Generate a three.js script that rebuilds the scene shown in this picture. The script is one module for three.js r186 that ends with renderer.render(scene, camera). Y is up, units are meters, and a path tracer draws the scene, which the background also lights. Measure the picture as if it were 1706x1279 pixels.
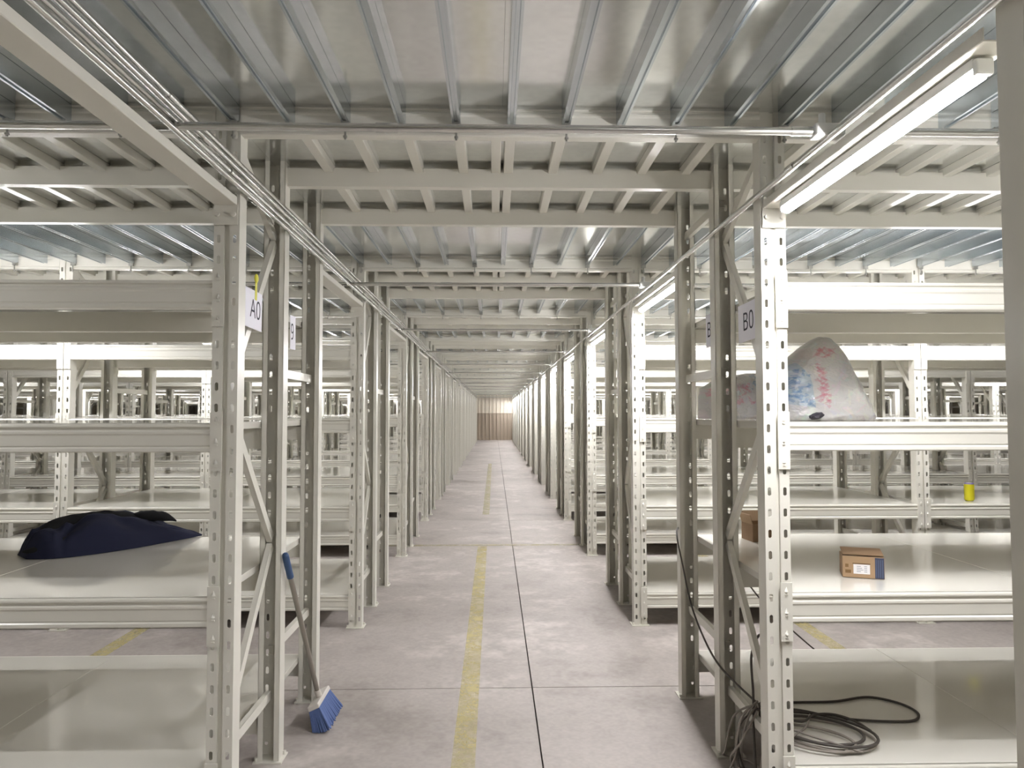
import * as THREE from 'three';
import { mergeGeometries } from 'three/addons/utils/BufferGeometryUtils.js';
import { RoundedBoxGeometry } from 'three/addons/geometries/RoundedBoxGeometry.js';
import { ImprovedNoise } from 'three/addons/math/ImprovedNoise.js';
import { RectAreaLightUniformsLib } from 'three/addons/lights/RectAreaLightUniformsLib.js';

// ------------------------------------------------------------------ camera, light, exposure
const scene = new THREE.Scene();
scene.background = new THREE.Color(0x000000);
const camera = new THREE.PerspectiveCamera(2 * Math.atan(639.5 / 1200) * 180 / Math.PI, 1706 / 1279, 0.03, 120);
camera.rotation.order = 'YXZ';
camera.position.set(0, 1.465, 0);
camera.rotation.set(0.04053, -0.0248, -0.0011);
const renderer = new THREE.WebGLRenderer({ antialias: true });
renderer.toneMapping = THREE.LinearToneMapping;
renderer.toneMappingExposure = 1.9;
renderer.shadowMap.enabled = true;
RectAreaLightUniformsLib.init();
const LED_LIGHT = 110;       // luminance of the light in front of each lamp
const AISLE_LIGHT = 60;
const LED_GLOW = 80;         // what the eye sees of the tube
const AISLE_GLOW = 50;
const LED_COLOR = 0xfdfcff;

// ------------------------------------------------------------------ measures (metres; depth d means z = -d)
const D0 = 2.56, T = 2.447, DEPTH = 1.25, WALL_D = 39.6;
const SIDE = { left: { s: -1, c: -0.95 }, right: { s: 1, c: 1.01 } };
const BAY = 2.0, PW = 0.09, PD = 0.07, POST_H = 2.56;
const LEVELS = [0.225, 0.828, 1.433, 1.94];
const ROWS = 15;
const rowD = (n) => D0 + n * T;
const bays = (n) => Math.min(8, Math.max(2, Math.ceil((0.72 * (rowD(n) + 1.2) - 1) / 2) + 1));

// ------------------------------------------------------------------ helpers
let seedv = 12345;
const rnd = () => { seedv = (seedv + 0x6d2b79f5) | 0; let t = Math.imul(seedv ^ (seedv >>> 15), 1 | seedv); t = (t + Math.imul(t ^ (t >>> 7), 61 | t)) ^ t; return ((t ^ (t >>> 14)) >>> 0) / 4294967296; };
const perlin = new ImprovedNoise();
const taken = new Map();
function numbered(name) { const k = taken.get(name) || 0; taken.set(name, k + 1); return k ? name + '_' + String(k).padStart(3, '0') : name; }
const V = (x, y, z) => new THREE.Vector3(x, y, z);
const flat = (g) => (g.index ? g.toNonIndexed() : g);
const merge = (list) => { const m = mergeGeometries(list.map((g) => { const f = flat(g); for (const k of Object.keys(f.attributes)) if (!['position', 'normal', 'uv'].includes(k)) f.deleteAttribute(k); return f; })); return m; };
const box = (w, h, d, x = 0, y = 0, z = 0) => new THREE.BoxGeometry(w, h, d).translate(x, y, z);
function mesh(name, geo, mat, parent, x = 0, y = 0, z = 0) {
  const m = new THREE.Mesh(geo, mat); m.name = name; m.castShadow = m.receiveShadow = true; m.position.set(x, y, z);
  if (parent) parent.add(m);
  return m;
}
function thing(name, label, category, group, x = 0, y = 0, z = 0) {
  const g = new THREE.Group(); g.name = numbered(name); g.position.set(x, y, z);
  g.userData = { label, category }; if (group) g.userData.group = group;
  scene.add(g); return g;
}
function one(name, geo, mat, label, category, group) {
  const m = mesh(numbered(name), geo, mat, scene); m.userData = { label, category }; if (group) m.userData.group = group; return m;
}
function struct(name, label, geo, mat) {
  const o = geo ? mesh(name, geo, mat, scene) : new THREE.Group();
  o.name = name; if (!geo) scene.add(o);
  o.userData = { kind: 'structure', label, category: name.split('_')[0] }; return o;
}
function tubeBetween(a, b, r, seg = 8) {
  const d = b.clone().sub(a), g = new THREE.CylinderGeometry(r, r, d.length(), seg);
  g.applyQuaternion(new THREE.Quaternion().setFromUnitVectors(V(0, 1, 0), d.clone().normalize()));
  return g.translate((a.x + b.x) / 2, (a.y + b.y) / 2, (a.z + b.z) / 2);
}
const rope = (pts, r, seg = 60, rad = 6) => new THREE.TubeGeometry(new THREE.CatmullRomCurve3(pts), seg, r, rad, false);
// a cross section given as [across, up] pairs, swept along x from -len/2 to len/2; "across" grows towards +z
function sweepX(pts, len) {
  const s = new THREE.Shape(pts.map(([z, y]) => new THREE.Vector2(-z, y)));
  const g = new THREE.ExtrudeGeometry(s, { depth: len, bevelEnabled: false, steps: 1 });
  return g.translate(0, 0, -len / 2).rotateY(Math.PI / 2);
}
const ordinal = ['first', 'second', 'third', 'fourth', 'fifth', 'sixth', 'seventh', 'eighth', 'ninth', 'tenth', 'eleventh', 'twelfth', 'thirteenth', 'fourteenth', 'fifteenth', 'sixteenth'];

// ------------------------------------------------------------------ textures
function tiledNoise(size, cells, seed) {     // periodic value noise, 0..1
  const grid = new Float32Array(cells * cells); let s = seed;
  for (let i = 0; i < grid.length; i++) { s = (s * 1664525 + 1013904223) >>> 0; grid[i] = s / 4294967296; }
  const out = new Float32Array(size * size);
  for (let y = 0; y < size; y++) {
    const fy = y / size * cells, y0 = Math.floor(fy), ty = fy - y0, sy = ty * ty * (3 - 2 * ty), r0 = (y0 % cells) * cells, r1 = ((y0 + 1) % cells) * cells;
    for (let x = 0; x < size; x++) {
      const fx = x / size * cells, x0 = Math.floor(fx), tx = fx - x0, sx = tx * tx * (3 - 2 * tx), a = x0 % cells, b = (x0 + 1) % cells;
      out[y * size + x] = (grid[r0 + a] * (1 - sx) + grid[r0 + b] * sx) * (1 - sy) + (grid[r1 + a] * (1 - sx) + grid[r1 + b] * sx) * sy;
    }
  }
  return out;
}
function dataTex(size, fill, srgb) {
  const data = new Uint8Array(size * size * 4);
  for (let i = 0; i < size * size; i++) { const c = fill(i, i % size, (i / size) | 0); data[4 * i] = c[0]; data[4 * i + 1] = c[1]; data[4 * i + 2] = c[2]; data[4 * i + 3] = 255; }
  const t = new THREE.DataTexture(data, size, size); t.magFilter = THREE.LinearFilter; t.minFilter = THREE.LinearMipmapLinearFilter; t.generateMipmaps = true;
  t.wrapS = t.wrapT = THREE.RepeatWrapping; if (srgb) t.colorSpace = THREE.SRGBColorSpace; t.needsUpdate = true; return t;
}
const clamp = (v) => Math.max(0, Math.min(255, v));
function floorTexture() {
  const S = 2048, a = tiledNoise(S, 9, 3), b = tiledNoise(S, 31, 5), c = tiledNoise(S, 97, 7), e = tiledNoise(S, 400, 11), h = tiledNoise(S, 1024, 13);
  return dataTex(S, (i) => {
    const patch = Math.max(0, b[i] * 0.4 + c[i] * 0.4 + e[i] * 0.2 - 0.55) * 1.6;               // pale dust patches with ragged edges
    const dark = Math.max(0, (1 - b[i]) * 0.5 + c[i] * 0.3 + e[i] * 0.2 - 0.6) * 2.0;  // scuffs
    const v = 168 + (a[i] - 0.5) * 12 + (c[i] - 0.5) * 9 + (e[i] - 0.5) * 8 + (h[i] - 0.5) * 9 + patch * 34 - dark * 50;
    return [clamp(v + 1), clamp(v - 7), clamp(v - 13)];
  }, true);
}
const TEX_FLOOR = floorTexture();
const TEX_GALV = (() => {
  const S = 512, a = tiledNoise(S, 24, 21), b = tiledNoise(S, 96, 22), c = tiledNoise(S, 8, 23);
  return dataTex(S, (i, x, y) => { const v = 232 + (a[(((y >> 5) * S) + x) % (S * S)] - 0.5) * 20 + (b[i] - 0.5) * 8 + (c[i] - 0.5) * 12; return [clamp(v), clamp(v + 2), clamp(v + 1)]; }, true);
})();
const TEX_ROUGH = (() => {
  const S = 512, a = tiledNoise(S, 12, 31), b = tiledNoise(S, 60, 32);
  return dataTex(S, (i) => { const v = 190 + (a[i] - 0.5) * 50 + (b[i] - 0.5) * 24; return [v, v, v]; });
})();
const TEX_WORN = (() => {
  const S = 512, a = tiledNoise(S, 14, 41), b = tiledNoise(S, 60, 42), c = tiledNoise(S, 200, 43);
  return dataTex(S, (i) => { const v = clamp(190 + (a[i] * 0.4 + b[i] * 0.3 + c[i] * 0.3 - 0.5) * 420); return [v * 0.46, v * 0.46, v * 0.46]; });
})();
function canvasTex(w, h, draw) {
  const c = document.createElement('canvas'); c.width = w; c.height = h; draw(c.getContext('2d'), w, h);
  const t = new THREE.CanvasTexture(c); t.colorSpace = THREE.SRGBColorSpace; return t;
}

// ------------------------------------------------------------------ materials
const std = (o) => new THREE.MeshStandardMaterial(o);
const M = {
  paint: std({ color: 0xdbd8cd, roughness: 0.28 }),
  shelf: new THREE.MeshPhysicalMaterial({ color: 0xdad7cd, roughness: 0.11, roughnessMap: TEX_ROUGH, ior: 1.95 }),
  galv: std({ color: 0xccd3d8, metalness: 0.95, roughness: 0.2 }),
  deck: std({ color: 0xffffff, metalness: 0.95, roughness: 0.16, map: TEX_GALV }),
  conduit: std({ color: 0xd0d0cc, metalness: 1, roughness: 0.25 }),
  floor: std({ color: 0xffffff, map: TEX_FLOOR, roughness: 0.62 }),
  under: std({ color: 0x2c2927, roughness: 0.95 }),
  yellow: std({ color: 0xd3c690, roughness: 0.7, alphaMap: TEX_WORN, transparent: true }),
  yellowFaint: std({ color: 0xc5bc9b, roughness: 0.7, alphaMap: TEX_WORN, transparent: true }),
  wall: std({ color: 0xe6dccb, roughness: 0.7 }),
  wallSide: std({ color: 0xd4cbb6, roughness: 0.8 }),
  brown: std({ color: 0xb3a593, roughness: 0.8 }),
  glow: std({ color: 0xffffff, emissive: LED_COLOR, emissiveIntensity: LED_GLOW }),
  glowSide: std({ color: 0xffffff, emissive: LED_COLOR, emissiveIntensity: AISLE_GLOW }),
  white: std({ color: 0xe8e8e4, roughness: 0.4 }),
  cable: std({ color: 0x4a443e, roughness: 0.55 }),
  cableGrey: std({ color: 0x8d857c, roughness: 0.6 }),
  zinc: std({ color: 0xb8b6ae, metalness: 1, roughness: 0.4 }),
  card: std({ color: 0xa58a6c, roughness: 0.9 }),
  cardDark: std({ color: 0x8f7459, roughness: 0.9 }),
};

// ------------------------------------------------------------------ floor: slabs with open joints
const uvMetres = (g, k) => {       // planar uv from x and z, k metres per tile
  const p = g.attributes.position, u = g.attributes.uv;
  for (let i = 0; i < p.count; i++) u.setXY(i, p.getX(i) / k, p.getZ(i) / k);
  return g;
};
const floor = struct('floor', 'grey concrete floor with sawn joints');
{
  mesh('joint_bed', box(37, 0.02, 46.5, 0, -0.03, -17.5), M.under, floor);
  const xs = [-18, -11.8, -5.8, 0.203, 6.2, 12.2, 18], zs = [5.5, -3.91, -9.91, -15.91, -21.91, -27.91, -33.91, -39.9], gap = 0.007;
  for (let i = 0; i + 1 < xs.length; i++) for (let j = 0; j + 1 < zs.length; j++) {
    const w = xs[i + 1] - xs[i] - gap, d = zs[j] - zs[j + 1] - gap, x = (xs[i] + xs[i + 1]) / 2, z = (zs[j] + zs[j + 1]) / 2;
    mesh('slab', uvMetres(box(w, 0.02, d, x, -0.01, z), 12), M.floor, floor);
  }
}
function marking(x, z0, z1, w, mat, label, turn) {
  const len = Math.abs(z1 - z0), g = box(w, 0.0008, len, x, 0.0006, (z0 + z1) / 2);
  uvMetres(g, 1.3); return one('floor_marking', g, mat, label, 'floor marking', 'worn yellow lines on the floor');
}
marking(-0.13, -1.2, -8.0, 0.1, M.yellow, 'worn yellow painted line down the middle of the aisle floor', 0);
marking(-2.4, -1.2, -8.0, 0.1, M.yellow, 'yellow floor line under the racks left of the aisle');
marking(2.14, -1.2, -8.0, 0.1, M.yellow, 'yellow floor line under the racks right of the aisle');
marking(-0.12, -10.5, -21, 0.1, M.yellowFaint, 'faint yellow line far down the aisle floor');
{ const g = uvMetres(box(4.6, 0.0008, 0.09, -0.13, 0.0006, -8.08), 1.3); one('floor_marking', g, M.yellowFaint, 'faint yellow line running across the aisle floor', 'floor marking', 'worn yellow lines on the floor'); }

// ------------------------------------------------------------------ walls
{
  const rib = 0.2, prof = [], W0 = 18.2;
  for (let x = -W0; x < W0; x += rib) prof.push([x, 0], [x + 0.13, 0], [x + 0.145, 0.03], [x + 0.185, 0.03]);
  const make = (y0, y1, dz) => {
    const pos = [], idx = [], uv = [];
    prof.forEach(([x, z], i) => { pos.push(x, y0, z + dz, x, y1, z + dz); uv.push(x, y0, x, y1); if (i) { const k = 2 * i; idx.push(k - 2, k, k - 1, k, k + 1, k - 1); } });
    const g = new THREE.BufferGeometry(); g.setAttribute('position', new THREE.Float32BufferAttribute(pos, 3)); g.setAttribute('uv', new THREE.Float32BufferAttribute(uv, 2)); g.setIndex(idx);
    const f = g.toNonIndexed(); f.computeVertexNormals(); return f;
  };
  const back = struct('wall_back', 'beige ribbed metal end wall', merge([box(2 * W0, 2.9, 0.1, 0, 1.4, -WALL_D - 0.06), make(1.46, 2.8, -WALL_D)]), M.wall);
  mesh('lower_cladding', merge([make(0.0, 1.46, -WALL_D + 0.02), box(2 * W0, 0.03, 0.05, 0, 1.46, -WALL_D + 0.03)]), M.brown, back);
  struct('wall_left', 'plain side wall beyond the left racks', box(0.1, 2.9, 46, -18.1, 1.4, -17.3), M.wallSide);
  struct('wall_right', 'plain side wall beyond the right racks', box(0.1, 2.9, 46, 18.1, 1.4, -17.3), M.wallSide);
  struct('wall_front', 'plain wall behind the camera', box(36.3, 2.9, 0.1, 0, 1.4, 5.6), M.wallSide);
}

// ------------------------------------------------------------------ rack pieces (geometries shared by all racks)
function postGeometry(holes, thick) {        // slotted face at z = 0 looking to +z, open side at z = -PD
  const list = [], hw = PW / 2, gv = 0.010, t = 0.0025;
  for (const s of [-1, 1]) {
    const x0 = s < 0 ? -hw : gv, x1 = s < 0 ? -gv : hw;
    if (holes) {
      const sh = new THREE.Shape([new THREE.Vector2(x0, 0), new THREE.Vector2(x1, 0), new THREE.Vector2(x1, POST_H), new THREE.Vector2(x0, POST_H)]);
      for (let y = 0.06; y < POST_H - 0.03; y += 0.075) {
        const cx = s * 0.028, a = 0.0062, b = 0.0145, c = holes > 4 ? 0.0035 : 0;
        const pts = c ? [[-a, -b + c], [-a + c, -b], [a - c, -b], [a, -b + c], [a, b - c], [a - c, b], [-a + c, b], [-a, b - c]] : [[-a, -b], [a, -b], [a, b], [-a, b]];
        sh.holes.push(new THREE.Path(pts.map(([px, py]) => new THREE.Vector2(cx + px, y + py))));
      }
      list.push(thick ? new THREE.ExtrudeGeometry(sh, { depth: t, bevelEnabled: false }).translate(0, 0, -t) : new THREE.ShapeGeometry(sh));
    } else list.push(box(x1 - x0, POST_H, t, (x0 + x1) / 2, POST_H / 2, -t / 2));
    list.push(box(t, POST_H, PD - 0.002, s * (hw - t / 2), POST_H / 2, -PD / 2 - 0.001));       // side
    list.push(box(0.022, POST_H, t, s * (hw - 0.011), POST_H / 2, -PD + t / 2));                 // return lip
    const wall = box(t, POST_H, 0.012, s * gv, POST_H / 2, -0.006); list.push(wall);
  }
  list.push(box(2 * gv + t, POST_H, t, 0, POST_H / 2, -0.012));                                  // sunk middle groove
  return merge(list);
}
const POST_NEAR = postGeometry(8, true), POST_MID = postGeometry(4, true), POST_FAR = postGeometry(4, false), POST_PLAIN = postGeometry(0, false);
const turned = (g) => g.clone().rotateY(Math.PI);
const POST_NEAR_T = turned(POST_NEAR), POST_MID_T = turned(POST_MID), POST_PLAIN_T = turned(POST_PLAIN);
// beam: outer face at z = 0, top step for the shelf panels, ridges along the face
const BH = 0.1;
const beamProfile = (H) => [[-0.006, 0], [-0.002, -0.002], [0, -0.006], [0, -0.011], [-0.007, -0.015], [-0.007, -0.022], [-0.0005, -0.027], [0, -0.034], [-0.003, -0.041], [-0.003, -H + 0.024], [-0.006, -H + 0.02], [-0.0005, -H + 0.014], [0, -H + 0.004], [-0.003, -H], [-0.045, -H], [-0.045, -0.031], [-0.012, -0.031], [-0.012, 0]];
const beamGeo = (len, H = BH) => sweepX(beamProfile(H), len);
const BEAM = beamGeo(BAY - PW), BEAM_T = turned(BEAM);
const BEAM_MIDDLE = merge([box(BAY - PW, 0.085, 0.04, 0, -0.031 - 0.0425, 0)]);
function connectorGeometry(s) {    // hooked end plate; s = +1 sits at the right hand end of a beam, lapping over the post face
  const l = [];
  l.push(box(0.042, 0.205, 0.006, s * 0.021, -0.062, 0.0045));
  l.push(box(0.004, 0.205, 0.04, s * 0.001, -0.062, -0.016));
  for (const y of [0.018, -0.057, -0.132]) { const w = new THREE.ConeGeometry(0.01, 0.018, 3).scale(1, 1, 0.7).translate(s * 0.022, y, 0.0085); l.push(w, box(0.011, 0.004, 0.006, s * 0.022, y - 0.018, 0.008)); }
  return merge(l);
}
const CONN = { '1': connectorGeometry(1), '-1': connectorGeometry(-1) }, CONN_T = { '1': turned(CONN['-1']), '-1': turned(CONN['1']) };
const PANEL_W = (BAY - PW - 0.004) / 2;
const PANEL = new RoundedBoxGeometry(PANEL_W - 0.0015, 0.029, DEPTH - 0.026, 1, 0.002);
{ const p = PANEL.attributes.position, u = PANEL.attributes.uv; for (let i = 0; i < p.count; i++) u.setXY(i, p.getX(i), p.getZ(i)); }
function channelBetween(a, b, w = 0.038, d = 0.02) {     // folded bracing channel, web towards the aisle
  const dir = b.clone().sub(a), L = dir.length(), t = 0.003;
  const g = merge([box(t, L, w, 0, 0, 0), box(d, L, t, -d / 2, 0, w / 2 - t / 2), box(d, L, t, -d / 2, 0, -w / 2 + t / 2)]);
  g.applyQuaternion(new THREE.Quaternion().setFromUnitVectors(V(0, 1, 0), dir.normalize()));
  return g.translate((a.x + b.x) / 2, (a.y + b.y) / 2, (a.z + b.z) / 2);
}
const zA = -0.055, zB = -0.575, zB2 = -0.6, zC = -1.2;
const BRACES = [
  ['horizontal_brace', 0.27, zA, 0.27, zB], ['diagonal_brace', 0.31, zA, 0.9, zB], ['diagonal_brace', 0.93, zB, 1.5, zA], ['diagonal_brace', 1.55, zA, 2.2, zB],
  ['diagonal_brace', 2.23, zB, 2.5, zA], ['horizontal_brace', 0.45, zB2, 0.45, zC], ['horizontal_brace', 1.645, zB2, 1.645, zC], ['horizontal_brace', 2.4, zB2, 2.4, zC]];
const BRACE_GEO = { '1': [], '-1': [] };
for (const s of [1, -1]) for (const [, y0, z0, y1, z1] of BRACES) BRACE_GEO[s].push(channelBetween(V(0, y0, z0), V(0, y1, z1)).scale(s, 1, 1));
for (const g of BRACE_GEO['-1']) { // mirrored pieces keep their winding
  const p = g.attributes.position.array, n = g.attributes.normal.array;
  for (let i = 0; i < p.length; i += 9) for (let k = 0; k < 3; k++) { let t = p[i + k]; p[i + k] = p[i + 3 + k]; p[i + 3 + k] = t; t = n[i + k]; n[i + k] = n[i + 3 + k]; n[i + 3 + k] = t; }
}
const FOOT = merge([box(0.12, 0.006, 0.1, 0, 0.003, 0), new THREE.CylinderGeometry(0.008, 0.008, 0.016, 6).translate(-0.05, 0.012, 0.03), new THREE.CylinderGeometry(0.008, 0.008, 0.016, 6).translate(0.05, 0.012, -0.03)]);
const FAR_FRAME = {};
function farFrame(s, holes) {
  const key = s + (holes ? 'h' : '');
  return FAR_FRAME[key] || (FAR_FRAME[key] = merge([(holes ? POST_FAR : POST_PLAIN).clone(), POST_PLAIN_T.clone().translate(0, 0, -0.62), POST_PLAIN_T.clone().translate(0, 0, -DEPTH), ...BRACE_GEO[s].map((g) => g.clone())]));
}
const FAR_SHELF = merge([BEAM.clone().translate(0, 0, 0.006), BEAM_T.clone().translate(0, 0, -DEPTH - 0.006), box(BAY - PW - 0.002, 0.029, DEPTH - 0.026, 0, -0.0155, -DEPTH / 2)]);

function nearRack(n, side, nb, z, label) {
  const { s, c } = SIDE[side], r = thing('shelving_rack', label, 'rack', 'cream shelving racks along the aisle', c, 0, z);
  for (let k = 0; k <= nb; k++) {
    const f = new THREE.Group(); f.name = 'upright_frame'; f.position.x = s * BAY * k; r.add(f);
    const P = n <= 1 ? POST_NEAR : POST_MID, PT = n <= 1 ? POST_NEAR_T : POST_MID_T;
    mesh('post', P, M.paint, f); mesh('post', PT, M.paint, f, 0, 0, -0.62); mesh('post', PT, M.paint, f, 0, 0, -DEPTH);
    for (const zz of [-0.035, -0.585, -DEPTH + 0.035]) mesh('base_plate', FOOT, M.paint, f, 0, 0.0005, zz);
    BRACES.forEach(([nm], i) => mesh(nm, BRACE_GEO[-s][i], M.paint, f));
  }
  for (let k = 0; k < nb; k++) for (let i = 0; i < LEVELS.length; i++) {
    const x = s * BAY * (k + 0.5), y = LEVELS[i], e = (BAY - PW) / 2;
    const a = mesh('beam', BEAM, M.paint, r, x, y - 0.004, 0.006), b = mesh('beam', BEAM_T, M.paint, r, x, y - 0.004, -DEPTH - 0.006);
    const m = mesh('beam', BEAM_MIDDLE, M.paint, r, x, y - 0.004, -0.6);
    for (const q of [-1, 1]) { mesh('connector', CONN[q], M.paint, a, q * e, 0, -0.004); mesh('connector', CONN_T[q], M.paint, b, q * e, 0, 0.004); if (n < 2) mesh('connector', CONN_T[q], M.paint, m, q * e, 0, -0.018); }
    for (const q of [-1, 1]) mesh('shelf_panel', PANEL, M.shelf, r, x + q * PANEL_W / 2, y - 0.0155, -DEPTH / 2);
  }
  return r;
}
function farRack(n, side, nb, z, label) {
  const { s, c } = SIDE[side], r = thing('shelving_rack', label, 'rack', 'cream shelving racks along the aisle', c, 0, z);
  for (let k = 0; k <= nb; k++) mesh('upright_frame', farFrame(-s, n < 8 && k < 3), M.paint, r, s * BAY * k, 0, 0);
  for (let k = 0; k < nb; k++) for (const y of LEVELS) mesh('shelf', FAR_SHELF, M.shelf, r, s * BAY * (k + 0.5), y - 0.002, 0);
  return r;
}
for (const side of ['left', 'right']) {
  for (let n = 0; n < ROWS; n++) {
    const label = n === 0 ? (side === 'left' ? 'nearest left rack of cream shelves, dark jacket on one shelf' : 'nearest right rack of cream shelves, plastic sacks and cable on it')
      : `cream steel shelving rack, ${ordinal[n]} along the ${side} side of the aisle`;
    (n < 4 ? nearRack : farRack)(n, side, bays(n), -rowD(n), label);
  }
}
nearRack(1, 'right', 1, -0.083, 'rack beside the camera, its grey post at the right photo edge');
nearRack(1, 'left', 1, -0.03, 'rack just outside the left photo edge beside the camera');

// ------------------------------------------------------------------ ceiling: mezzanine deck on beams and joists
const ceiling = struct('ceiling', 'underside of a steel mezzanine deck on beams and joists');
{
  const Y0 = 2.56, DB = 0.112, DBT = 2.572;
  const corridor = beamGeo(SIDE.right.c - SIDE.left.c - PW, DB), corridorT = turned(corridor), bayB = beamGeo(BAY - PW, DB), bayBT = turned(bayB), cm = (SIDE.right.c + SIDE.left.c) / 2;
  const joistProf = [[-0.015, 0.06], [0.015, 0.06], [0.015, 0], [0.007, 0], [0.0055, 0.007], [-0.0055, 0.007], [-0.007, 0], [-0.015, 0]];
  const joist = sweepX(joistProf, T - DEPTH - 0.014).rotateY(Math.PI / 2);
  const stiff = sweepX([[-0.02, 0.035], [0.02, 0.035], [0.02, 0.002], [0.018, 0], [-0.018, 0], [-0.02, 0.002]], DEPTH - 0.05).rotateY(Math.PI / 2);
  const clip = merge([box(0.03, 0.022, 0.014, 0, 0, 0), new THREE.CylinderGeometry(0.004, 0.004, 0.05, 6).translate(0, -0.03, 0.004), new THREE.CylinderGeometry(0.008, 0.008, 0.007, 6).translate(0, -0.045, 0.004)]);
  const pitch = 0.197;
  const sheet = (w, d) => { const g = box(w, 0.006, d); return g; };
  const place = (g, x, y, z, k = 1) => { const c = g.clone().translate(x, y, z); return c; };
  for (let n = -3; n < ROWS; n++) {
    const d = rowD(n), near = n >= 0 && n < 4, X = n < 0 ? 5 : Math.min(17.9, bays(n) * BAY + 1.0), w = n < 0 ? 5 : X;
    // sheets of the deck
    const zAisle = -(d - (T - DEPTH) / 2), zRack = -(d + DEPTH / 2);
    if (near || n < 0) {
      const edges = []; for (let x = -6; x <= 6.01; x += 1.0) edges.push(x + 0.03);
      for (let i = 0; i + 1 < edges.length; i++) {
        for (const [zz, dd] of [[zAisle, T - DEPTH], [zRack, DEPTH]]) {
          const g = uvMetres(place(sheet(0.9994, dd - 0.0006), (edges[i] + edges[i + 1]) / 2, Y0 + 0.003, zz), 1.7);
          mesh('deck_sheet', g, M.deck, ceiling);
        }
      }
      for (const sgn of [-1, 1]) mesh('deck_sheet', uvMetres(place(sheet(12.1, T - 0.002), sgn * (6.03 + 6.05) + 0.015, Y0 + 0.003, (zAisle + zRack) / 2), 1.7), M.deck, ceiling);
    } else mesh('deck_sheet', uvMetres(place(sheet(36.2, T - 0.002), 0, Y0 + 0.003, (zAisle + zRack) / 2), 1.7), M.deck, ceiling);
    // beams under it
    const K = n < 0 ? 1 : bays(n), zs = [[0.006, corridor, bayB], [-0.62 - 0.006, corridorT, bayBT], [-DEPTH - 0.006, corridorT, bayBT]];
    for (const [dz, gc, gb] of zs) {
      if (n < 6) {
        mesh('deck_beam', gc, M.paint, ceiling, cm, DBT, -d + dz);
        for (const { s, c } of Object.values(SIDE)) for (let k = 0; k < K; k++) mesh('deck_beam', gb, M.paint, ceiling, c + s * BAY * (k + 0.5), DBT, -d + dz);
      } else {
        const l = [place(gc, cm, DBT, -d + dz)];
        for (const { s, c } of Object.values(SIDE)) for (let k = 0; k < K; k++) l.push(place(gb, c + s * BAY * (k + 0.5), DBT, -d + dz));
        mesh('deck_beam', merge(l), M.paint, ceiling);
      }
    }
    // joists: galvanised across the open aisles, painted over the racks
    const xs = []; for (let i = -Math.floor(Math.min(w, n < 0 ? 3 : 9.5) / pitch); i * pitch < Math.min(w, n < 0 ? 3 : 9.5); i++) xs.push(0.062 + i * pitch);
    const inFrame = (x, zz) => Math.abs(x) < 0.74 * -zz + 0.2;
    const posts = []; for (const { s, c } of Object.values(SIDE)) for (let k = 0; k <= K; k++) posts.push(c + s * BAY * k);
    const clear = (x) => posts.every((p) => Math.abs(p - x) > 0.062);
    if (near) {
      for (const x of xs) {
        if (inFrame(x, -d)) mesh('joist', joist, M.galv, ceiling, x, 2.499, zAisle);
        if (inFrame(x, -d - DEPTH) && clear(x)) mesh('painted_joist', stiff, M.paint, ceiling, x, 2.524, zRack);
      }
      mesh('painted_joist', stiff, M.paint, ceiling, 0.03 - 0.022, 2.524, zRack);
      if (n < 3) xs.forEach((x, i) => { if (i % 2 === 0 && inFrame(x, -d)) { mesh('joist_clip', clip, M.zinc, ceiling, x, 2.492, -d + 0.02); } });
    } else {
      const a = mesh('joist', merge(xs.map((x) => place(joist, x, 2.499, zAisle))), M.galv, ceiling); a.userData.kind = 'stuff';
      const b = mesh('painted_joist', merge(xs.filter(clear).map((x) => place(stiff, x, 2.524, zRack))), M.paint, ceiling); b.userData.kind = 'stuff';
    }
  }
}

// ------------------------------------------------------------------ ties between the racks over each aisle, lamps and conduits
const tieProf = [[-0.04, 0.028], [-0.04, 0.002], [-0.038, 0], [0.038, 0], [0.04, 0.002], [0.04, 0.028], [0.037, 0.028], [0.037, 0.003], [-0.037, 0.003], [-0.037, 0.028]];
const tieGeo = sweepX(tieProf, T - DEPTH - 0.03).rotateY(Math.PI / 2);
const tieLong = sweepX(tieProf, T - DEPTH - 0.03 + 0.09).rotateY(Math.PI / 2).translate(0, 0, 0.045);
const tiePlate = merge([box(0.084, 0.075, 0.004), new THREE.CylinderGeometry(0.009, 0.009, 0.012, 8).rotateX(Math.PI / 2).translate(0.028, 0.0, 0.006), new THREE.CylinderGeometry(0.009, 0.009, 0.012, 8).rotateX(Math.PI / 2).translate(-0.028, 0.0, 0.006)]);
function batten(name, label, group, len, x, y, z, alongX, power) {
  const g = thing(name, label, 'lamp', group, x, y, z); if (alongX) g.rotation.y = Math.PI / 2;
  mesh('housing', merge([box(0.036, 0.022, len, 0, 0.012, 0)]), M.white, g);
  for (const q of [-1, 1]) mesh('end_cap', new RoundedBoxGeometry(0.038, 0.034, 0.016, 1, 0.004), M.white, g, 0, 0.002, q * (len / 2 + 0.006));
  const tube = new THREE.CylinderGeometry(0.017, 0.017, len - 0.01, 14, 1, false).rotateX(Math.PI / 2).translate(0, -0.006, 0);
  mesh('diffuser', tube, alongX ? M.glowSide : M.glow, g);
  const L = new THREE.RectAreaLight(LED_COLOR, power, 0.034, len - 0.02); L.position.set(0, -0.026, 0); L.rotation.x = -Math.PI / 2; L.name = 'lamp_light'; L.castShadow = true; g.add(L);
  return g;
}
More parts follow.
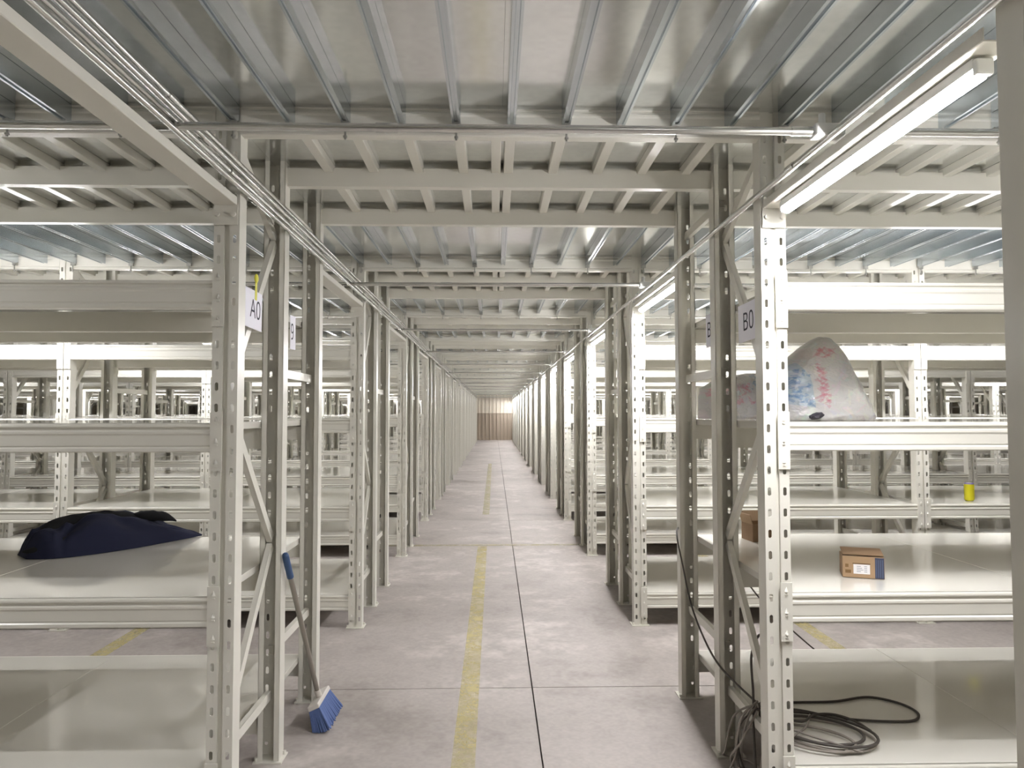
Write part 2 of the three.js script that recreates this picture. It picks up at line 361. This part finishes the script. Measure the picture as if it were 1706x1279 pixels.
for (let n = -1; n <= ROWS; n++) {
  const zc = -(rowD(n) - (T - DEPTH) / 2), where = n < 0 ? 'behind the camera' : `the ${ordinal[n]} gap`;
  for (const side of n < ROWS ? ['left', 'right'] : ['right']) {
    const t = thing('tie_channel', n < 0 ? `cream tie channel on the ${side} behind the camera` : `cream tie channel bridging the ${ordinal[n]} gap between ${side} racks`, 'tie', 'tie channels between racks', SIDE[side].c, 2.202, zc + (n < 0 ? 0.13 : 0));
    mesh('channel', n === 0 && side === 'left' ? tieLong : tieGeo, M.paint, t);
    mesh('end_plate', tiePlate, M.paint, t, 0, -0.032, -(T - DEPTH) / 2 + 0.01);
  }
  batten('lamp_batten', n < 0 ? 'lit lamp batten behind the camera' : `lit white lamp batten under the right tie over ${where}`, 'lamp battens along the right of the aisle', 1.0, SIDE.right.c, 2.176, zc + 0.02 + (n < 0 ? 0.13 : 0), false, LED_LIGHT);
  if (n === ROWS) break;
  // cross conduit in the middle of each side aisle, with the lamps of that aisle under it
  const zp = -(rowD(n) - 0.57), reach = n < 0 ? 5 : bays(n) * BAY + 1;
  const cl = thing('cross_conduit', n < 0 ? 'thin steel conduit crossing behind the camera' : `thin steel conduit crossing over ${where} between racks`, 'conduit', 'cross conduits', 0, 2.262, zp);
  mesh('pipe', tubeBetween(V(-reach, 0, 0), V(0.9, 0, 0), 0.0115, 10), M.conduit, cl);
  mesh('coupling', merge([tubeBetween(V(-0.33, 0, 0), V(-0.27, 0, 0), 0.0135, 10), tubeBetween(V(0.84, 0, 0), V(0.9, 0, 0), 0.0135, 10)]), M.conduit, cl);
  mesh('junction_box', merge([new RoundedBoxGeometry(0.085, 0.035, 0.05, 1, 0.006).translate(0.945, 0, 0.0), tubeBetween(V(0.93, 0.01, 0), V(0.93, 0.05, 0), 0.01, 8)]), M.white, cl);
  const rp = thing('cross_conduit', n < 0 ? 'steel conduit behind the camera over the right side' : `thin steel conduit running right between racks at ${where}`, 'conduit', 'cross conduits', 0, 2.262, zp);
  mesh('pipe', tubeBetween(V(1.07, 0, 0), V(reach, 0, 0), 0.0115, 10), M.conduit, rp);
  for (const side of ['left', 'right']) {
    const { s } = SIDE[side], cols = n < 2 ? 1 : n < 5 ? 2 : 3;
    for (let k = 0; k < cols; k++) {
      if (n < 0) continue;
      batten('side_lamp', `lit lamp batten ${['nearest', 'second', 'third'][k]} in from the aisle, ${side} side at ${where}`, 'lamps of the side aisles', 1.2, s * (3.1 + 4 * k), 2.225, zp, true, AISLE_LIGHT);
    }
  }
}
{
  const end = -(rowD(ROWS - 1) + 0.5);
  ['top', 'second', 'third', 'lowest'].forEach((w, i) => {
    const y = 2.333 - i * 0.027, l = [tubeBetween(V(-0.888 + (i % 2) * 0.004, y, 2), V(-0.888 + (i % 2) * 0.004, y, end), 0.0092, 8)];
    const c = thing('wiring_conduit', `${w} of the four thin steel conduits along the left posts`, 'conduit', 'conduits along the left posts');
    mesh('pipe', l[0], M.conduit, c);
    const cp = []; for (let z = 0.5 - 0.23 * i; z > -20; z -= 2.447) cp.push(tubeBetween(V(-0.888, y, z), V(-0.888, y, z - 0.05), 0.0118, 8));
    for (const g of cp) mesh('coupling', g, M.conduit, c);
  });
  const c = thing('wiring_conduit', 'single thin steel conduit along the right posts above the lamps', 'conduit', 'conduit along the right posts');
  mesh('pipe', tubeBetween(V(0.945, 2.24, 2), V(0.945, 2.25, end), 0.0105, 8), M.conduit, c);
  for (let n = -1; n < 6; n++) mesh('coupling', tubeBetween(V(0.945, 2.243, -rowD(n) + 0.35), V(0.945, 2.243, -rowD(n) + 0.29), 0.0135, 8), M.conduit, c);
}

// ------------------------------------------------------------------ things on and beside the racks
// dark jacket thrown on the left shelf
{
  const y0 = LEVELS[1], nu = 44, nv = 22;
  const front = [V(-2.05, 0, -3.235), V(-1.96, 0, -3.235), V(-1.895, 0, -3.262), V(-1.742, 0, -3.42), V(-1.62, 0, -3.63), V(-1.525, 0, -3.825)];
  const rear = [V(-2.15, 0, -3.33), V(-2.13, 0, -3.5), V(-2.02, 0, -3.66), V(-1.86, 0, -3.76), V(-1.69, 0, -3.82), V(-1.535, 0, -3.845)];
  const cf = new THREE.CatmullRomCurve3(front), cr = new THREE.CatmullRomCurve3(rear);
  const lump = (u) => 0.145 * Math.pow(Math.sin(Math.PI * Math.min(1, 0.13 + u * 0.62)), 0.55) * (u > 0.55 ? Math.pow(1 - (u - 0.55) / 0.45, 0.85) : 1) + 0.004;
  const P = [];
  for (let i = 0; i <= nu; i++) {
    const u = i / nu, a = cf.getPoint(u), b = cr.getPoint(u), endf = Math.min(1, u * 12);
    for (let j = 0; j <= nv; j++) {
      const v = j / nv, p = a.clone().lerp(b, v);
      let prof = Math.pow(Math.max(0, 1 - Math.pow(Math.abs(2 * v - 1), 3.2)), 0.5) * Math.sqrt(endf);
      const fold = 1 + 0.22 * perlin.noise(u * 6, v * 3.4, 1.3) + 0.14 * perlin.noise(u * 13, v * 7, 4.2) - 0.18 * Math.exp(-Math.pow((u - 0.36 - 0.1 * v) / 0.035, 2)) - 0.15 * Math.exp(-Math.pow((v - 0.42 - 0.1 * u) / 0.05, 2));
      p.y = y0 + 0.001 + Math.max(0, lump(u) * prof * fold);
      p.x += 0.012 * perlin.noise(u * 9, v * 5, 8.1) * prof; p.z += 0.016 * perlin.noise(u * 8, v * 6, 2.7) * prof;
      P.push(p);
    }
  }
  const pos = [], uv = []; for (const p of P) { pos.push(p.x, p.y, p.z); uv.push(p.x * 4, p.z * 4); }
  const idx = []; for (let i = 0; i < nu; i++) for (let j = 0; j < nv; j++) { const k = i * (nv + 1) + j, l = k + nv + 1; idx.push(k, l, k + 1, l, l + 1, k + 1); }
  const g = new THREE.BufferGeometry(); g.setAttribute('position', new THREE.Float32BufferAttribute(pos, 3)); g.setAttribute('uv', new THREE.Float32BufferAttribute(uv, 2)); g.setIndex(idx); g.computeVertexNormals();
  const navy = new THREE.MeshPhysicalMaterial({ color: 0x171b34, roughness: 0.92, sheen: 0.3, sheenRoughness: 0.6, sheenColor: 0x30345a, side: THREE.DoubleSide });
  const black = std({ color: 0x101013, roughness: 0.9, side: THREE.DoubleSide });
  const t = thing('jacket', 'dark navy jacket heaped on a shelf of the nearest left rack', 'jacket');
  mesh('body', g, navy, t);
  const tapered = (pts, rs, seg = 26, rad = 12) => {
    const c = new THREE.CatmullRomCurve3(pts), gg = new THREE.TubeGeometry(c, seg, 1, rad, false), p = gg.attributes.position;
    for (let i = 0; i <= seg; i++) { const u = i / seg, o = c.getPointAt(u), k = u * (rs.length - 1), a = Math.min(rs.length - 2, Math.floor(k)), r = rs[a] + (rs[a + 1] - rs[a]) * (k - a);
      for (let j = 0; j <= rad; j++) { const q = i * (rad + 1) + j, v = V(p.getX(q), p.getY(q), p.getZ(q)).sub(o).multiplyScalar(r * (1 + 0.18 * perlin.noise(i * 0.35, j * 0.7, pts[0].x * 5))); p.setXYZ(q, o.x + v.x, Math.max(y0 + 0.001, o.y + v.y), o.z + v.z); } }
    gg.computeVertexNormals(); return gg;
  };
  mesh('sleeve', tapered([V(-2.075, y0 + 0.03, -3.245), V(-2.0, y0 + 0.035, -3.27), V(-1.9, y0 + 0.055, -3.36), V(-1.86, y0 + 0.09, -3.5)], [0.002, 0.036, 0.045, 0.05, 0.03]), black, t);
  mesh('sleeve', tapered([V(-2.11, y0 + 0.07, -3.32), V(-2.03, y0 + 0.095, -3.38), V(-1.95, y0 + 0.115, -3.46), V(-1.84, y0 + 0.12, -3.56), V(-1.72, y0 + 0.105, -3.66)], [0.002, 0.05, 0.055, 0.05, 0.04, 0.006]), black, t);
  mesh('collar', tapered([V(-1.8, y0 + 0.135, -3.6), V(-1.72, y0 + 0.128, -3.66), V(-1.66, y0 + 0.115, -3.71), V(-1.62, y0 + 0.09, -3.74)], [0.003, 0.024, 0.026, 0.022, 0.003]), black, t);
}
// broom leaning on the left rack
{
  const t = thing('broom', 'blue bristled broom with a grey handle leaning on the left rack', 'broom', null, -0.808, 0, -3.52);
  const blue = std({ color: 0x5b6e9c, roughness: 0.8 }), grip = std({ color: 0x3a5378, roughness: 0.6 }), stick = std({ color: 0x9a958c, metalness: 0.6, roughness: 0.4 });
  const tilt = new THREE.Group(); // only carries positions below
  const a = V(-0.03, 0.112, 0.0), b = V(-0.08, 0.86, 0.405), dir = b.clone().sub(a).normalize();
  mesh('handle', tubeBetween(a, a.clone().addScaledVector(dir, 0.74), 0.0115, 12), stick, t);
  mesh('grip', merge([tubeBetween(a.clone().addScaledVector(dir, 0.735), b, 0.0145, 12), new THREE.SphereGeometry(0.0145, 12, 8).translate(b.x, b.y, b.z)]), grip, t);
  const ang = 0.42;
  const blk = new RoundedBoxGeometry(0.055, 0.022, 0.23, 2, 0.006).rotateZ(ang).translate(-0.028, 0.106, 0);
  mesh('head_block', merge([blk, tubeBetween(V(-0.02, 0.095, 0), V(-0.034, 0.155, 0.022), 0.015, 12)]), std({ color: 0xcfc9c0, roughness: 0.5 }), t);
  const str = []; const down = V(Math.sin(ang), -Math.cos(ang), 0), across = V(Math.cos(ang), Math.sin(ang), 0);
  for (let i = 0; i < 13; i++) for (let j = 0; j < 44; j++) {
    const u = (i / 12 - 0.5), w = (j / 43 - 0.5), root = V(-0.028, 0.106, 0).addScaledVector(down, 0.008).addScaledVector(across, u * 0.046).add(V(0, 0, w * 0.216));
    const tip = root.clone().addScaledVector(down, 0.1 + 0.01 * rnd()).addScaledVector(across, u * 0.035 + 0.006 * (rnd() - 0.5)).add(V(0, 0, w * 0.06 + 0.008 * (rnd() - 0.5)));
    if (tip.y < 0.003) tip.lerp(root, (0.003 - tip.y) / (root.y - tip.y));
    const d = tip.clone().sub(root), g = new THREE.CylinderGeometry(0.0026, 0.0032, d.length(), 4, 1, false);
    g.applyQuaternion(new THREE.Quaternion().setFromUnitVectors(V(0, -1, 0), d.clone().normalize())); str.push(g.translate((tip.x + root.x) / 2, (tip.y + root.y) / 2, (tip.z + root.z) / 2));
  }
  const br = mesh('bristles', merge(str), blue, t); br.userData.kind = 'stuff';
}
// paper row signs taped to the frames, facing the aisle
function sign(label, text, fontX, pos, w, h, turn, roll, tape, size = 92) {
  const t = thing('paper_sign', label, 'sign', 'paper row signs', pos[0], pos[1], pos[2]); t.rotation.order = 'YXZ'; t.rotation.y = turn; t.rotation.z = roll;
  const tex = canvasTex(256, Math.round(256 * h / w), (c, W, H) => { c.fillStyle = '#efedf4'; c.fillRect(0, 0, W, H); c.fillStyle = '#3a3944'; c.font = `${size}px sans-serif`; c.textBaseline = 'middle'; c.fillText(text, fontX, H * 0.48); });
  mesh('sheet', box(w, h, 0.0006), std({ color: 0xf2f0f6, roughness: 0.85 }), t);
  const face = new THREE.PlaneGeometry(w, h).translate(0, 0, 0.0007); mesh('print', face, std({ map: tex, roughness: 0.85 }), t);
  if (tape) mesh('tape', merge([box(0.02, 0.085, 0.0012, w * 0.12, h / 2 + 0.008, 0.0015), new THREE.SphereGeometry(0.014, 10, 8).scale(1.1, 1.3, 0.5).translate(w * 0.1, h / 2 + 0.05, 0.003)]), std({ color: 0xd6d03a, roughness: 0.5 }), t);
  return t;
}
sign('white paper sign reading A0 with yellow tape, left frame', 'A0', 84, [-0.93, 1.866, -2.79], 0.19, 0.15, Math.PI / 2 - 0.03, -0.03, true, 132);
sign('narrow paper sign showing 9 between the nearest left rear posts', '9', 20, [-0.901, 1.826, -3.236], 0.09, 0.15, Math.PI / 2 + 0.02, 0.03, false, 280);
sign('white paper sign reading B0 behind the right frame brace', 'B0', 60, [0.985, 1.82, -2.765], 0.19, 0.15, -Math.PI / 2 + 0.03, 0.03, false, 132);
sign('narrow paper sign starting with B between the right rear posts', 'B', 40, [0.978, 1.84, -3.24], 0.09, 0.15, -Math.PI / 2 + 0.02, 0.03, false, 270);

// plastic sacks on the right shelf
function sack(label, slices, zc, dz, tex, seed) {
  const y0 = LEVELS[2], nt = 34, na = 60, pos = [], uv = [], idx = [];
  const at = (t, k) => { const f = t * (slices.length - 1), i = Math.min(slices.length - 2, Math.floor(f)), u = f - i; return slices[i][k] + (slices[i + 1][k] - slices[i][k]) * u; };
  for (let i = 0; i <= nt; i++) {
    const t = i / nt, xl = at(t, 1), xr = at(t, 2), y = at(t, 0), depth = dz * Math.pow(Math.max(0.0, 1 - t), 0.7) * (i ? 1 : 0.9) + 0.012;
    for (let j = 0; j <= na; j++) {
      const a = j / na * 2 * Math.PI, ca = Math.cos(a), sa = Math.sin(a), e = 0.72;
      const wr = 1 + 0.1 * perlin.noise(ca * 1.6 + seed, sa * 1.6, t * 4) + 0.1 * perlin.noise(ca * 5, sa * 5 + seed, t * 9) + 0.12 * Math.abs(perlin.noise(ca * 9 + t * 6, sa * 9, seed + t * 14));
      const x = (xl + xr) / 2 + (xr - xl) / 2 * Math.sign(ca) * Math.pow(Math.abs(ca), e) * (0.97 + 0.03 * wr), z = zc + depth * Math.sign(sa) * Math.pow(Math.abs(sa), e) * wr;
      pos.push(x, y0 + 0.002 + y, z); uv.push((x - slices[0][1]) / (slices[0][2] - slices[0][1]), y / 0.36);
      if (i && j) { const k = i * (na + 1) + j, l = k - na - 1; idx.push(l - 1, k - 1, l, l, k - 1, k); }
    }
  }
  const g = new THREE.BufferGeometry(); g.setAttribute('position', new THREE.Float32BufferAttribute(pos, 3)); g.setAttribute('uv', new THREE.Float32BufferAttribute(uv, 2)); g.setIndex(idx); g.computeVertexNormals();
  return one('plastic_sack', g, new THREE.MeshPhysicalMaterial({ map: tex, roughness: 0.35, transmission: 0.35, thickness: 0, bumpMap: TEX_ROUGH, bumpScale: 0.02, side: THREE.DoubleSide }), label, 'sack', 'printed plastic sacks');
}
const film = (draw) => canvasTex(512, 512, (c, W, H) => {
  c.fillStyle = '#cfcdca'; c.fillRect(0, 0, W, H);
  for (let i = 0; i < 260; i++) { c.fillStyle = `rgba(${190 + rnd() * 50 | 0},${190 + rnd() * 50 | 0},${190 + rnd() * 45 | 0},0.25)`; c.beginPath(); c.ellipse(rnd() * W, rnd() * H, 6 + rnd() * 46, 2 + rnd() * 10, rnd() * 3, 0, 7); c.fill(); }
  draw(c, W, H);
});
const marks = (c, x0, y0, w, h, n, col) => { c.strokeStyle = col; for (let i = 0; i < n; i++) { c.lineWidth = 5 + rnd() * 12; c.beginPath(); const x = x0 + rnd() * w, y = y0 + rnd() * h; c.moveTo(x, y); c.lineTo(x + (rnd() - 0.5) * 34, y + (rnd() - 0.5) * 20); c.lineTo(x + (rnd() - 0.5) * 40, y + (rnd() - 0.5) * 34); c.stroke(); } };
sack('tall peaked plastic sack with faded red and blue print', [[0, 1.2, 1.635], [0.06, 1.2, 1.625], [0.13, 1.21, 1.595], [0.2, 1.235, 1.56], [0.27, 1.29, 1.53], [0.32, 1.35, 1.495], [0.352, 1.4, 1.465], [0.362, 1.42, 1.45]], -3.12, 0.17,
  film((c, W, H) => {
    marks(c, W * 0.37, H * 0.3, W * 0.07, H * 0.55, 60, 'rgba(200,110,125,0.28)'); marks(c, W * 0.4, H * 0.16, W * 0.12, H * 0.12, 26, 'rgba(200,115,125,0.26)');
    c.fillStyle = 'rgba(140,172,200,0.4)'; c.beginPath(); c.moveTo(W * 0.02, H * 0.42); c.lineTo(W * 0.2, H * 0.32); c.lineTo(W * 0.3, H * 0.5); c.lineTo(W * 0.31, H * 0.86); c.lineTo(W * 0.02, H * 0.8); c.fill();
    marks(c, W * 0.06, H * 0.4, W * 0.2, H * 0.42, 46, 'rgba(85,125,175,0.35)');
  }), 1.7);
sack('low slumped plastic sack with pink print behind the right posts', [[0, 1.0, 1.3], [0.06, 1.0, 1.3], [0.11, 1.0, 1.29], [0.15, 1.005, 1.285], [0.185, 1.06, 1.28], [0.205, 1.13, 1.275], [0.222, 1.22, 1.27]], -3.46, 0.17,
  film((c, W, H) => { marks(c, W * 0.05, H * 0.5, W * 0.62, H * 0.3, 80, 'rgba(210,110,125,0.3)'); marks(c, W * 0.68, H * 0.42, W * 0.26, H * 0.2, 30, 'rgba(100,140,180,0.3)'); }), 5.1);
one('plastic_scrap', (() => { const g = new THREE.DodecahedronGeometry(0.03, 1), p = g.attributes.position; for (let i = 0; i < p.count; i++) { const k = 1 + 0.35 * perlin.noise(p.getX(i) * 60, p.getY(i) * 60, p.getZ(i) * 60); p.setXYZ(i, p.getX(i) * k * 0.9, p.getY(i) * k * 0.45 + 0.006 * p.getX(i) / 0.03, p.getZ(i) * k); } g.computeVertexNormals(); return g.translate(1.31, LEVELS[2] + 0.02, -2.9); })(), std({ color: 0x2c2a33, roughness: 0.5 }), 'small dark crumpled scrap lying before the peaked sack', 'scrap');

// cartons on the right shelf
{
  const y0 = LEVELS[1];
  const t = thing('carton', 'small brown carton with white label and blue stripe, right shelf', 'box', 'cartons on the right shelf', 1.442, y0 + 0.0005, -2.82); t.rotation.y = -0.36;
  const W = 0.148, H = 0.082, D = 0.11;
  mesh('body', new RoundedBoxGeometry(W, H, D, 1, 0.002).translate(0, H / 2, 0), M.card, t);
  const tex = canvasTex(512, 284, (c, w, h) => {
    c.fillStyle = '#a98c6c'; c.fillRect(0, 0, w, h);
    c.fillStyle = '#454a5e'; c.fillRect(w * 0.78, 0, w * 0.22, h); c.fillStyle = '#58627e'; for (let i = 0; i < 4; i++) c.fillRect(w * (0.8 + 0.05 * i), h * 0.1, w * 0.02, h * 0.86);
    c.fillStyle = '#6a5238'; c.fillRect(w * 0.24, h * 0.3, w * 0.43, h * 0.05); c.fillStyle = '#7c5f3c'; c.fillRect(w * 0.06, h * 0.36, w * 0.08, h * 0.16); c.fillRect(w * 0.06, h * 0.64, w * 0.14, h * 0.16);
    c.fillStyle = '#f1eeee'; c.fillRect(w * 0.26, h * 0.36, w * 0.4, h * 0.46); c.fillStyle = '#a9a7b0'; for (let i = 0; i < 4; i++) { c.fillRect(w * 0.34, h * (0.44 + 0.085 * i), w * (0.1 + 0.03 * ((i * 7) % 3)), h * 0.035); c.fillRect(w * 0.52, h * (0.44 + 0.085 * i), w * 0.07, h * 0.035); }
  });
  mesh('printed_front', new THREE.PlaneGeometry(W - 0.003, H - 0.003).translate(0, H / 2, D / 2 + 0.0005), std({ map: tex, roughness: 0.85 }), t);
  mesh('lid_flap', box(W - 0.004, 0.003, D - 0.01, 0, 0, -D / 2 + 0.005).rotateX(0.1).translate(0, H + 0.006, D / 2 - 0.005), M.cardDark, t);
  const b = thing('carton', 'open brown carton half hidden behind the nearest right post', 'box', 'cartons on the right shelf', 1.345, y0 + 0.0005, -3.62); b.rotation.y = 0.12;
  const w = 0.15, h = 0.085, d = 0.12, k = 0.004;
  mesh('body', merge([box(w, k, d, 0, k / 2, 0), box(w, h, k, 0, h / 2, d / 2), box(w, h, k, 0, h / 2, -d / 2), box(k, h, d, w / 2, h / 2, 0), box(k, h, d, -w / 2, h / 2, 0)]), M.cardDark, b);
  mesh('lid_flap', box(w, k, 0.06, 0, 0, -0.03).rotateX(0.9).translate(0, h, -d / 2), M.card, b);
  mesh('lid_flap', box(k, 0.05, d, 0, 0.025, 0).rotateZ(0.3).translate(-w / 2, h, 0), M.card, b);
}
// drink can two racks on
{
  const t = thing('drink_can', 'yellow drink can on a shelf of the second right rack', 'can', null, 3.437, LEVELS[1] + 0.0005, -rowD(1) - 0.15);
  mesh('body', new THREE.LatheGeometry([[0, 0], [0.024, 0], [0.027, 0.004], [0.033, 0.014], [0.033, 0.118], [0.028, 0.13]].map(([x, y]) => new THREE.Vector2(x, y)), 24), std({ color: 0xcfc628, roughness: 0.3, metalness: 0.2 }), t);
  mesh('lid', new THREE.LatheGeometry([[0.028, 0.13], [0.0285, 0.134], [0.0265, 0.136], [0.025, 0.131], [0, 0.131]].map(([x, y]) => new THREE.Vector2(x, y)), 24), M.zinc, t);
  mesh('rim_band', new THREE.CylinderGeometry(0.0285, 0.0325, 0.01, 24, 1, true).translate(0, 0.126, 0), std({ color: 0x746a96, roughness: 0.4 }), t);
}
// loose cable coiled on the bottom right shelf, hanging through the end frame
{
  const y = LEVELS[0] + 0.0045, P = (x, z, h = 0) => V(x, y + h, z);
  const c = thing('cable_coil', 'dark loose cable coiled on the bottom shelf of the nearest right rack', 'cable');
  mesh('strand', rope([P(1.05, -2.9, 0.06), P(1.15, -3.05, 0.02), P(1.3, -3.1), P(1.458, -3.106), P(1.636, -3.147), P(1.73, -3.07), P(1.745, -2.98), P(1.7, -2.915), P(1.629, -2.9), P(1.402, -2.937), P(1.27, -3.02), P(1.12, -3.0, 0.02), P(1.06, -2.88, 0.05)], 0.0052, 110), M.cable, c);
  const loop = (cx, cz, rx, rz, tilt, start, turns, h, mat, r) => { const pts = []; for (let i = 0; i <= turns * 16; i++) { const a = start + i / 16 * 2 * Math.PI, k = 1 + 0.05 * perlin.noise(i * 0.3, h * 90, cx * 7); const x = rx * Math.cos(a) * k, z = rz * Math.sin(a) * k; pts.push(P(cx + x * Math.cos(tilt) - z * Math.sin(tilt), cz + x * Math.sin(tilt) + z * Math.cos(tilt), h + 0.004 + 0.006 * (0.5 + 0.5 * perlin.noise(i * 0.4, cx * 3, 2)))); } mesh('strand', rope(pts, r, turns * 40), mat, c); };
  loop(1.27, -2.775, 0.17, 0.13, 0.5, 0.4, 1.9, 0.0, M.cableGrey, 0.0052);
  loop(1.245, -2.8, 0.165, 0.12, 0.4, 2.4, 1.8, 0.008, M.cable, 0.0055);
  loop(1.26, -2.79, 0.19, 0.135, 0.62, 1.1, 1.5, 0.016, M.cable, 0.0055);
  loop(1.2, -2.74, 0.15, 0.1, 0.55, 3.4, 1.6, 0.004, M.cableGrey, 0.005);
  mesh('strand', rope([P(1.06, -2.86, 0.06), P(1.2, -2.84, 0.03), P(1.28, -2.9, 0.03), P(1.36, -2.9, 0.03), P(1.42, -2.84, 0.025), P(1.44, -2.77, 0.02)], 0.005, 50), M.cable, c);
  mesh('strand', rope([P(1.06, -2.8, 0.05), P(1.16, -2.74, 0.03), P(1.25, -2.66, 0.025), P(1.33, -2.62, 0.012)], 0.0042, 40), M.cableGrey, c);
  mesh('strand', rope([P(1.1, -2.7, 0.03), P(1.2, -2.8, 0.025), P(1.27, -2.92, 0.022)], 0.0042, 40), M.cableGrey, c);
  const h = thing('hanging_cable', 'dark cable hanging from the right rear post down to the coil', 'cable');
  mesh('strand', rope([V(1.03, 0.845, -3.86), V(0.965, 0.865, -3.78), V(0.93, 0.835, -3.67), V(0.945, 0.7, -3.62), V(0.95, 0.549, -3.5), V(0.955, 0.44, -3.3), V(0.96, 0.39, -3.1), V(0.99, 0.36, -2.95), V(1.03, 0.33, -2.85)], 0.0045, 90), M.cable, h);
  mesh('strand', rope([V(1.03, 0.34, -2.84), V(0.955, 0.3, -2.8), V(0.945, 0.12, -2.86), V(0.955, 0.02, -2.95), V(1.02, 0.01, -3.0), V(1.07, 0.012, -2.92), V(1.06, 0.1, -2.83), V(1.05, 0.3, -2.82)], 0.0042, 90), M.cableGrey, h);
  mesh('strand', rope([V(1.05, 0.33, -2.85), V(0.97, 0.26, -2.92), V(0.95, 0.08, -3.0), V(0.98, 0.012, -3.1), V(1.06, 0.012, -3.05), V(1.09, 0.05, -2.9), V(1.06, 0.28, -2.8)], 0.0042, 90), M.cableGrey, h);
  mesh('strand', rope([V(1.06, 0.36, -2.78), V(1.04, 0.6, -2.82), V(1.03, 0.5, -2.9), V(1.02, 0.36, -2.86), V(1.0, 0.2, -2.8), V(0.99, 0.02, -2.74)], 0.005, 80), M.cable, h);
  mesh('strand', rope([V(1.04, 0.35, -2.82), V(1.03, 0.2, -2.78), V(1.01, 0.1, -2.76), V(1.0, 0.01, -2.7)], 0.006, 40), M.cableGrey, h);
  for (let i = 0; i < 5; i++) { const q = (k) => (rnd() - 0.5) * k, top = V(1.02 + q(0.05), 0.33 + q(0.05), -2.83 + q(0.06));
    mesh('strand', rope([top, V(0.965 + q(0.04), 0.24 + q(0.1), -2.85 + q(0.12)), V(0.96 + q(0.05), 0.07 + q(0.06), -2.87 + q(0.16)), V(1.0 + q(0.06), 0.012, -2.85 + q(0.2)), V(1.07 + q(0.04), 0.04, -2.84 + q(0.14)), V(1.06 + q(0.03), 0.2, -2.82 + q(0.06)), V(1.04 + q(0.04), 0.34, -2.82)], 0.0042, 70), i % 2 ? M.cable : M.cableGrey, h); }
  const s = one('short_cable', rope([V(1.24, 0.76, -3.9), V(1.32, 0.63, -3.92), V(1.411, 0.504, -3.95), V(1.472, 0.433, -3.97), V(1.68, 0.236, -4.0), V(1.9, 0.06, -4.05), V(2.0, 0.006, -4.1), V(2.15, 0.006, -4.2)], 0.0045, 60), M.cable, 'thin cable slanting to the floor behind the nearest right rack', 'cable');
}
renderer.render(scene, camera);
